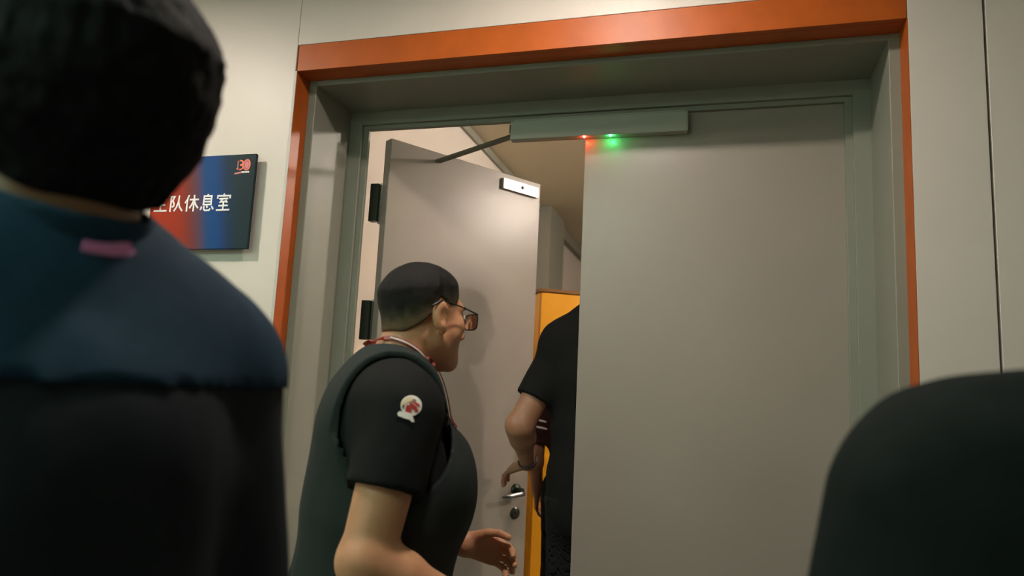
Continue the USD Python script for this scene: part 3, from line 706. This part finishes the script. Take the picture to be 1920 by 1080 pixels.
# red lanyard round the neck
def allcloth1(p): return np.minimum(np.minimum(O1(p), C1['body'](p)), vest_outer(p))
a = np.radians(np.linspace(-205, 25, 40))
ring = np.stack([.074 * np.cos(a), -.062 + .082 * np.sin(a), 1.487 - .020 * np.sin(a) - .0], 1)
ring[:, 2] = 1.478 - .055 * np.clip((np.sin(a) + .6), 0, 2)
def snap(F, pts, off):
    q = np.asarray(pts, np.float32).copy(); e = 1e-3
    for _ in range(25):
        d = F(q); g = np.stack([F(q + np.eye(3, dtype=np.float32)[i] * e) - d for i in range(3)], 1) / e
        g /= np.linalg.norm(g, axis=1, keepdims=True) + 1e-6
        q = q - g * (d - off)[:, None] * .7
    return q, g
def ribbon(F, pts, width, off=.003, th=.0022):
    q, g = snap(F, smoothpath(pts, 60), off)
    T = np.gradient(q, axis=0); T /= np.linalg.norm(T, axis=1, keepdims=True); W = np.cross(T, g); W /= np.linalg.norm(W, axis=1, keepdims=True)
    v = np.stack([q + W * width / 2, q + W * width / 2 + g * th, q - W * width / 2 + g * th, q - W * width / 2], 1).reshape(-1, 3); n = len(q); fs = []
    for i in range(n - 1):
        for k in range(4):
            k2 = (k + 1) % 4; fs += [[i * 4 + k, i * 4 + k2, i * 4 + 4 + k2], [i * 4 + k, i * 4 + 4 + k2, i * 4 + 4 + k]]
    fs += [[0, 2, 1], [0, 3, 2], [n * 4 - 4, n * 4 - 3, n * 4 - 2], [n * 4 - 4, n * 4 - 2, n * 4 - 1]]
    m = trimesh.Trimesh(v, fs, process=False); m.fix_normals(); return m
def lanyard_path(sx):
    return [(0, -.136, 1.512), (sx * .045, -.120, 1.510), (sx * .072, -.075, 1.508), (sx * .084, -.022, 1.488), (sx * .078, .022, 1.456), (sx * .054, .062, 1.37), (sx * .03, .10, 1.27)]
UN1 = lambda p: np.minimum(np.minimum(F1(p), C1['body'](p)), vest(p))
ly = obj('lanyard', ribbon(UN1, lanyard_path(1), .010, .003), 'lanyard_red', P1, smooth=30)
obj('lanyard_half', ribbon(UN1, lanyard_path(-1), .010, .003), 'lanyard_red', ly, smooth=30)
obj('lanyard_print', ribbon(UN1, lanyard_path(1)[2:5], .004, .0050), 'lanyard_white', ly, smooth=30)
# glasses
HL = C1['HL']
gl = obj('glasses', cat_(*[tube([HL((s * .034 + .026 * np.sign(math.cos(b)) * abs(math.cos(b)) ** .55, .117 - .10 * (abs(s * .034 + .026 * math.cos(b)) - .02) ** 1.0 * .35, .006 + .019 * np.sign(math.sin(b)) * abs(math.sin(b)) ** .55)) for b in np.linspace(0, 2 * np.pi, 32, endpoint=False)], .0017, 8, True) for s in (-1, 1)]), 'glasses_frame', P1, smooth=True)
for s in (-1, 1):
    obj('temple', tube([HL(q) for q in ((s * .060, .113, .018), (s * .074, .103, .022), (s * .083, .055, .030), (s * .0875, .005, .037), (s * .089, -.018, .036), (s * .087, -.040, .020))], [.0018, .002, .0018, .0018, .0026, .0026], 8), 'glasses_frame', gl, smooth=True)
    lp = Polygon([(s * .034 + .0255 * np.sign(math.cos(b)) * abs(math.cos(b)) ** .55, .006 + .0185 * np.sign(math.sin(b)) * abs(math.sin(b)) ** .55) for b in np.linspace(0, 2 * np.pi, 32, endpoint=False)])
    lm = extrude(lp, .0012); v = np.array(lm.vertices); v = np.array([HL((x, .1165 + z - .035 * (abs(x) - .02), y)) for x, y, z in v]); lm.vertices = v; obj('lens', lm, 'lens_glass', gl, smooth=False)
obj('bridge', tube([HL(q) for q in ((-.009, .117, .012), (0, .120, .015), (.009, .117, .012))], .0016, 8), 'glasses_frame', gl, smooth=True)

# emblem on the sleeve: red and white ball with a pale ribbon under it
def on_cloth(shape, mat, parent, name, F, origin, ux, uz, nrm, off=.0012, th=.0008):
    """Lays a flat shape (metres) onto a cloth field F, seen along -nrm."""
    m = extrude(shape, th)
    for _ in range(3):
        if len(m.faces) < 6000: m = m.subdivide_to_size(.004, max_iter=12)
    v = np.array(m.vertices); o = np.array(origin) + v[:, :1] * ux + v[:, 1:2] * uz + nrm * .12
    q = march(F, o, np.tile(-nrm, (len(o), 1)), 60, off); m.vertices = q + v[:, 2:3] * nrm
    return obj(name, m, mat, parent, smooth=False)
EMB_P = np.array([.262, -.022, 1.362]); EN = np.array([1.0, -.10, .10]); EN /= np.linalg.norm(EN)
EX = np.cross([0, 0, 1.0], EN); EX /= np.linalg.norm(EX); EZ = np.cross(EN, EX)
ball = Point(0, 0).buffer(.0205, 32)
br = on_cloth(ball, 'logo_white', P1, 'sleeve_emblem', O1, EMB_P, EX, EZ, EN, .0012)
tag(br, 'white and red basketball emblem with a pale ribbon')
for q in ([(-.0079, 0), (-.0036, 0), (0, -.0065), (.0014, -.0158), (-.0043, -.0151), (-.0094, -.0122), (-.0097, -.0065)],
          [(-.0036, .0058), (.0014, .0036), (.0094, -.0022), (.0144, -.0101), (.0108, -.0122), (.0058, -.0065), (.0014, -.0050), (-.0007, -.0007)],
          [(0, .0086), (.0072, .0072), (.0144, .0036), (.0166, -.0007), (.0130, 0), (.0072, .0043)]):
    on_cloth(Polygon(q).buffer(.0008), 'logo_red', br, 'ball_panel', O1, EMB_P, EX, EZ, EN, .0022)
for q in ([(-.0166, -.0007), (-.0137, .0014), (-.0137, -.0079), (-.0158, -.0065)], [(.0014, .0130), (.0072, .0122), (.0094, .0101), (.0036, .0112)]):
    on_cloth(Polygon(q), 'shirt_black', br, 'ball_gap', O1, EMB_P, EX, EZ, EN, .0022)
on_cloth(LineString(arc(-.0005, -.003, .0155, .0155, 88, 165)).buffer(.0042), 'logo_cream', br, 'ball_highlight', O1, EMB_P, EX, EZ, EN, .0021)
on_cloth(Polygon([(-.0245, -.0166), (-.0209, -.0130), (-.0101, -.0137), (0, -.0158), (.0030, -.0194), (.0079, -.0310), (.0043, -.0317), (0, -.0274), (-.0101, -.0252), (-.0230, -.0209)]).buffer(.0008), 'logo_white', br, 'emblem_ribbon', O1, EMB_P, EX, EZ, EN, .0024)

# --- the tall man in a black T-shirt in the doorway, reaching for the handle
B2 = np.array([0.012, 0.83, 0]); RZ2 = 12.0
inv2 = lambda q: rotz(math.radians(-RZ2)) @ (np.array(q) - B2)
sh2, el2, wr2, hd2 = inv2((-.165, .800, 1.545)), inv2((-.286, .717, 1.268)), inv2((-.280, .850, 1.112)), inv2((-.445, .895, 1.050))
M2 = dict(head=(.075, .03, 1.900), head_pitch=-6, neck=(0, -.02, 1.70), neck_r=.060, h=.0046, skin='skin_tan', head_scale=1.05,
    torso=[((0, 0, .94), (.180, .125, .13)), ((0, 0, 1.08), (.185, .125, .16)), ((0, 0, 1.27), (.178, .118, .19)), ((0, -.01, 1.48), (.190, .12, .18)), ((-.15, -.01, 1.605), (.15, -.01, 1.605), .062, .062), ((-.04, -.02, 1.715), (-.17, -.01, 1.615), .055, .052), ((.04, -.02, 1.715), (.17, -.01, 1.615), .055, .052)],
    arms=[dict(sh=tuple(sh2), el=tuple(el2), wr=tuple(wr2), r=(.062, .054, .031), hand=hand_prims(wr2, hd2 - wr2, (.2, .35, -1.0), 1.02, .42, -1)),
          dict(sh=(.225, -.01, 1.545), el=(.285, -.03, 1.25), wr=(.27, .12, 1.02), r=(.062, .05, .031), hand=hand_prims(np.array([.27, .12, 1.02]), (0, .4, -.9), (-1, 0, 0), 1.02, .4, 1))],
    legs=[dict(hip=(s * .1, 0, 1.02), knee=(s * .11, .03 + st * .5, .55), ankle=(s * .115, st, .085)) for s, st in ((-1, .12), (1, -.12))], lo=(-.55, -.32, 0), hi=(.45, .40, 2.09))
P2, C2 = person('tall man in a black T-shirt in the doorway, reaching for the door lever', tuple(B2), RZ2, M2)
trousers(P2, C2, 1.0)
shirt(P2, C2, 'shirt_black', .86, .62, grow=.020, agrow=.018, neck_r=.078, amp=.005, h=.006, seed=8)
hair(P2, C2, .008, TOP1, 'hair', 'hair_black', .005, .003, .008, 16)
hair(P2, C2, .003, BACK1, 'hair_fade', 'hair_fade', .005, .001, 0, 15)
# cord bracelet with a small bead
ax = (wr2 - el2) / np.linalg.norm(wr2 - el2); u = np.cross(ax, [0, 0, 1.0]); u /= np.linalg.norm(u); w_ = np.cross(ax, u)
bc = wr2 - ax * .012
bl = obj('bracelet', tube([bc + .0375 * (math.cos(b) * u + math.sin(b) * w_) for b in np.linspace(0, 2 * np.pi, 36, endpoint=False)], .0042, 10, True), 'bracelet_cord', P2, smooth=True)
bd = trimesh.creation.icosphere(2, .0065); bd.apply_translation(bc + .0375 * u * -1); obj('bead', bd, 'bead_gold', bl, smooth=True)

# --- a person deeper in the room, seen between the tall man's arm and body
M5 = dict(head=(0, .02, 1.66), neck=(0, -.03, 1.51), h=.008, skin='skin_tan',
    torso=[((0, 0, .95), (.16, .11, .13)), ((0, 0, 1.12), (.15, .105, .17)), ((0, -.01, 1.31), (.165, .11, .17)), ((-.13, -.01, 1.44), (.13, -.01, 1.44), .055, .055), ((-.04, -.02, 1.52), (-.14, -.01, 1.45), .045, .045), ((.04, -.02, 1.52), (.14, -.01, 1.45), .045, .045)],
    arms=[dict(sh=(s * .19, -.01, 1.40), el=(s * .235, -.02, 1.12), wr=(s * .225, .06, .89), r=(.052, .043, .028), hand=hand_prims(np.array([s * .225, .06, .89]), (0, .2, -.9), (-s, 0, 0), .95, .4, s)) for s in (-1, 1)],
    legs=std_legs(0, 0), hi=(.45, .45, 1.86))
P5, C5 = person('person in a dark maroon shirt with white sleeve trim, deep inside the room', (-0.20, 1.62, 0), 6, M5)
trousers(P5, C5, 1.02)
shirt(P5, C5, 'shirt_maroon', .93, .9, grow=.012, agrow=.016, amp=.004, h=.008, seed=31)
hair(P5, C5, .010, BACK1, 'hair', 'hair_black', .006, .003, .008, 33)
for s in (-1, 1):
    a_, b_ = np.array([s * .19, -.01, 1.40]), np.array([s * .235, -.02, 1.12]); ax = (b_ - a_) / np.linalg.norm(b_ - a_); u = np.cross(ax, [0, 1.0, 0]); u /= np.linalg.norm(u); w_ = np.cross(ax, u)
    for fz in (.50, .62):
        c_ = a_ + (b_ - a_) * fz
        obj('sleeve_trim', tube([c_ + .0680 * (math.cos(b) * u + math.sin(b) * w_) for b in np.linspace(0, 2 * np.pi, 32, endpoint=False)], .006, 8, True), 'trim_white', P5, smooth=True)

# --- foreground left: dark-haired person in a navy and black jacket, seen from behind
B3 = np.array([-0.168, -1.560, 0]); RZ3 = 74.0
M3 = dict(head=(0.0, -.044, 1.630), head_yaw=-6, head_pitch=-4, neck=(0, -.042, 1.500), neck_r=.055, h=.005, skin='skin_dark', head_scale=1.0,
    torso=[((0, -.05, .95), (.17, .12, .14)), ((0, -.05, 1.12), (.165, .115, .17)), ((0, -.05, 1.31), (.172, .12, .16)), ((-.12, -.04, 1.415), (.12, -.04, 1.415), .060, .060), ((-.04, -.04, 1.490), (-.15, -.04, 1.425), .050, .048), ((.04, -.04, 1.490), (.15, -.04, 1.425), .050, .048)],
    arms=[dict(sh=(s * .178, -.04, 1.390), el=(s * .225, -.06, 1.09), wr=(s * .215, .06, .86), r=(.056, .046, .030), hand=hand_prims(np.array([s * .215, .06, .86]), (0, .25, -.9), (-s, 0, 0), .97, .4, s)) for s in (-1, 1)],
    legs=std_legs(0, -.05), lo=(-.36, -.30, 0), hi=(.36, .30, 1.85))
P3, C3 = person('person seen close from behind at the left, dark hair, navy and black jacket', tuple(B3), RZ3, M3)
trousers(P3, C3, 1.0)
LONG = [(-.16, -.100), (-.06, -.090), (-.035, -.070), (-.005, -.045), (.03, -.035), (.05, .02), (.07, .06), (.09, .075), (.14, .078)]
hair(P3, C3, .010, LONG, 'hair', 'hair_black', .004, .0050, .034, 41, nape=.024, freq=110, taper=.75)
YOKE = 1.392
def cut(F, a, b):
    return lambda p: np.maximum(F(p), np.maximum(a - p[:, 2], p[:, 2] - b)).astype(np.float32)
def jacket(t, C, parts, hem, grow, agrow, h, amp, seed, neck_r=.072, freq=11, neck_drop=0.0):
    o, F, outer = None, None, None
    def out(p):
        a = None
        for r in C['arms']:
            q = smin(cone(p, r['sh'], r['el'], r['r'][0] + agrow, r['r'][1] + agrow), cone(p, r['el'], r['wr'], r['r'][1] + agrow, r['r'][2] + agrow), .03)
            n = np.array(r['wr']) - r['el']; n = (n / np.linalg.norm(n)).astype(np.float32)
            q = np.maximum(q, (p - np.array(r['wr'], np.float32)) @ n)
            a = q if a is None else np.minimum(a, q)
        return smin(C['trunk'](p) - grow, a, .05) + wrinkle(p, amp, freq, seed)
    nb, nk = C['nb'].astype(np.float32), C['nk'].astype(np.float32)
    def F(p):
        d = out(p); d = np.maximum(d, -(d + .012)); d = np.maximum(d, hem - p[:, 2])
        return np.maximum(d, -cone(p, nb - (nk - nb) * .6, nk + (nk - nb), neck_r, neck_r))
    for nm, mat, z0, z1, extra in parts:
        G = (lambda z0, z1, e: lambda p: np.maximum(F(p) - e, np.maximum(z0 - p[:, 2], p[:, 2] - z1)).astype(np.float32))(z0, z1, extra)
        obj(nm, isomesh(G, C['lo'] - [.06, .06, 0], C['hi'] + [.06, .06, 0], h), mat, t, smooth=True)
    return F, out
_, O3 = jacket(P3, C3, [('jacket', 'jacket_dark', .86, YOKE + .004, 0.0), ('jacket_yoke', 'jacket_navy', YOKE, 1.7, .005)], .86, .020, .022, .006, .006, 51)
# stand-up collar with a pink flash of lining at the nape
nb, nk = np.array(M3['neck']), C3['nk']; nax = (nk - nb) / np.linalg.norm(nk - nb)
def collar(p):
    d = cone(p, nb - nax * .06, nb + nax * .060, .084, .076)
    d = np.maximum(d, -cone(p, nb - nax * .2, nb + nax * .3, .068, .066))
    d = np.maximum(d, (p - (nb + nax * .060).astype(np.float32)) @ nax.astype(np.float32))
    return np.maximum(d, p[:, 1] - .030).astype(np.float32)
obj('collar', isomesh(collar, nb - .14, nb + .14, .004), 'jacket_navy', P3, smooth=True)
def on_back(F, pts, name, mat, width):
    return obj(name, ribbon(F, pts, width, .004, .002), mat, P3, smooth=30)
CO = lambda p: np.minimum(O3(p), collar(p))
tag(on_back(CO, [(.026, -.118, 1.516), (.014, -.122, 1.508), (.000, -.124, 1.504), (-.014, -.122, 1.504)], 'pink_flash', 'lining_pink', .013), 'pink flash of lining under the collar')

# --- foreground right: shoulder of a person in a black jacket
B4 = np.array([0.835, -1.290, 0]); RZ4 = 4.0
M4 = dict(head=(.035, .03, 1.575), head_yaw=-10, neck=(-.03, -.04, 1.435), neck_r=.058, h=.006, skin='skin', head_scale=1.0,
    torso=[((0, -.04, .95), (.17, .12, .14)), ((0, -.04, 1.12), (.165, .115, .17)), ((0, -.05, 1.230), (.178, .12, .16)), ((-.14, -.05, 1.335), (.14, -.05, 1.335), .060, .060), ((-.04, -.05, 1.345), (-.17, -.05, 1.345), .050, .048), ((.04, -.05, 1.345), (.17, -.05, 1.345), .050, .048)],
    arms=[dict(sh=(s * .20, -.05, 1.310), el=(s * .262, -.06, 1.08), wr=(s * .240, .10, .90), r=(.058, .046, .030), hand=hand_prims(np.array([s * .240, .10, .90]), (0, .5, -.8), (-s, 0, 0), .97, .4, s)) for s in (-1, 1)],
    legs=std_legs(0, -.04), lo=(-.38, -.30, 0), hi=(.38, .30, 1.84))
P4, C4 = person('person in a black jacket close at the right edge, only the shoulder in view', tuple(B4), RZ4, M4)
trousers(P4, C4, 1.0)
hair(P4, C4, .010, [(-.16, -.070), (-.06, -.065), (-.035, -.045), (-.015, .0), (.0, .046), (.03, .03), (.05, .04), (.07, .06), (.09, .075), (.14, .078)], 'hair', 'hair_black', .004, .0050, .012, 61, freq=110)
jacket(P4, C4, [('jacket', 'jacket_black', .86, 1.7, 0.0)], .86, .024, .026, .007, .010, 71, neck_r=.068, freq=9)
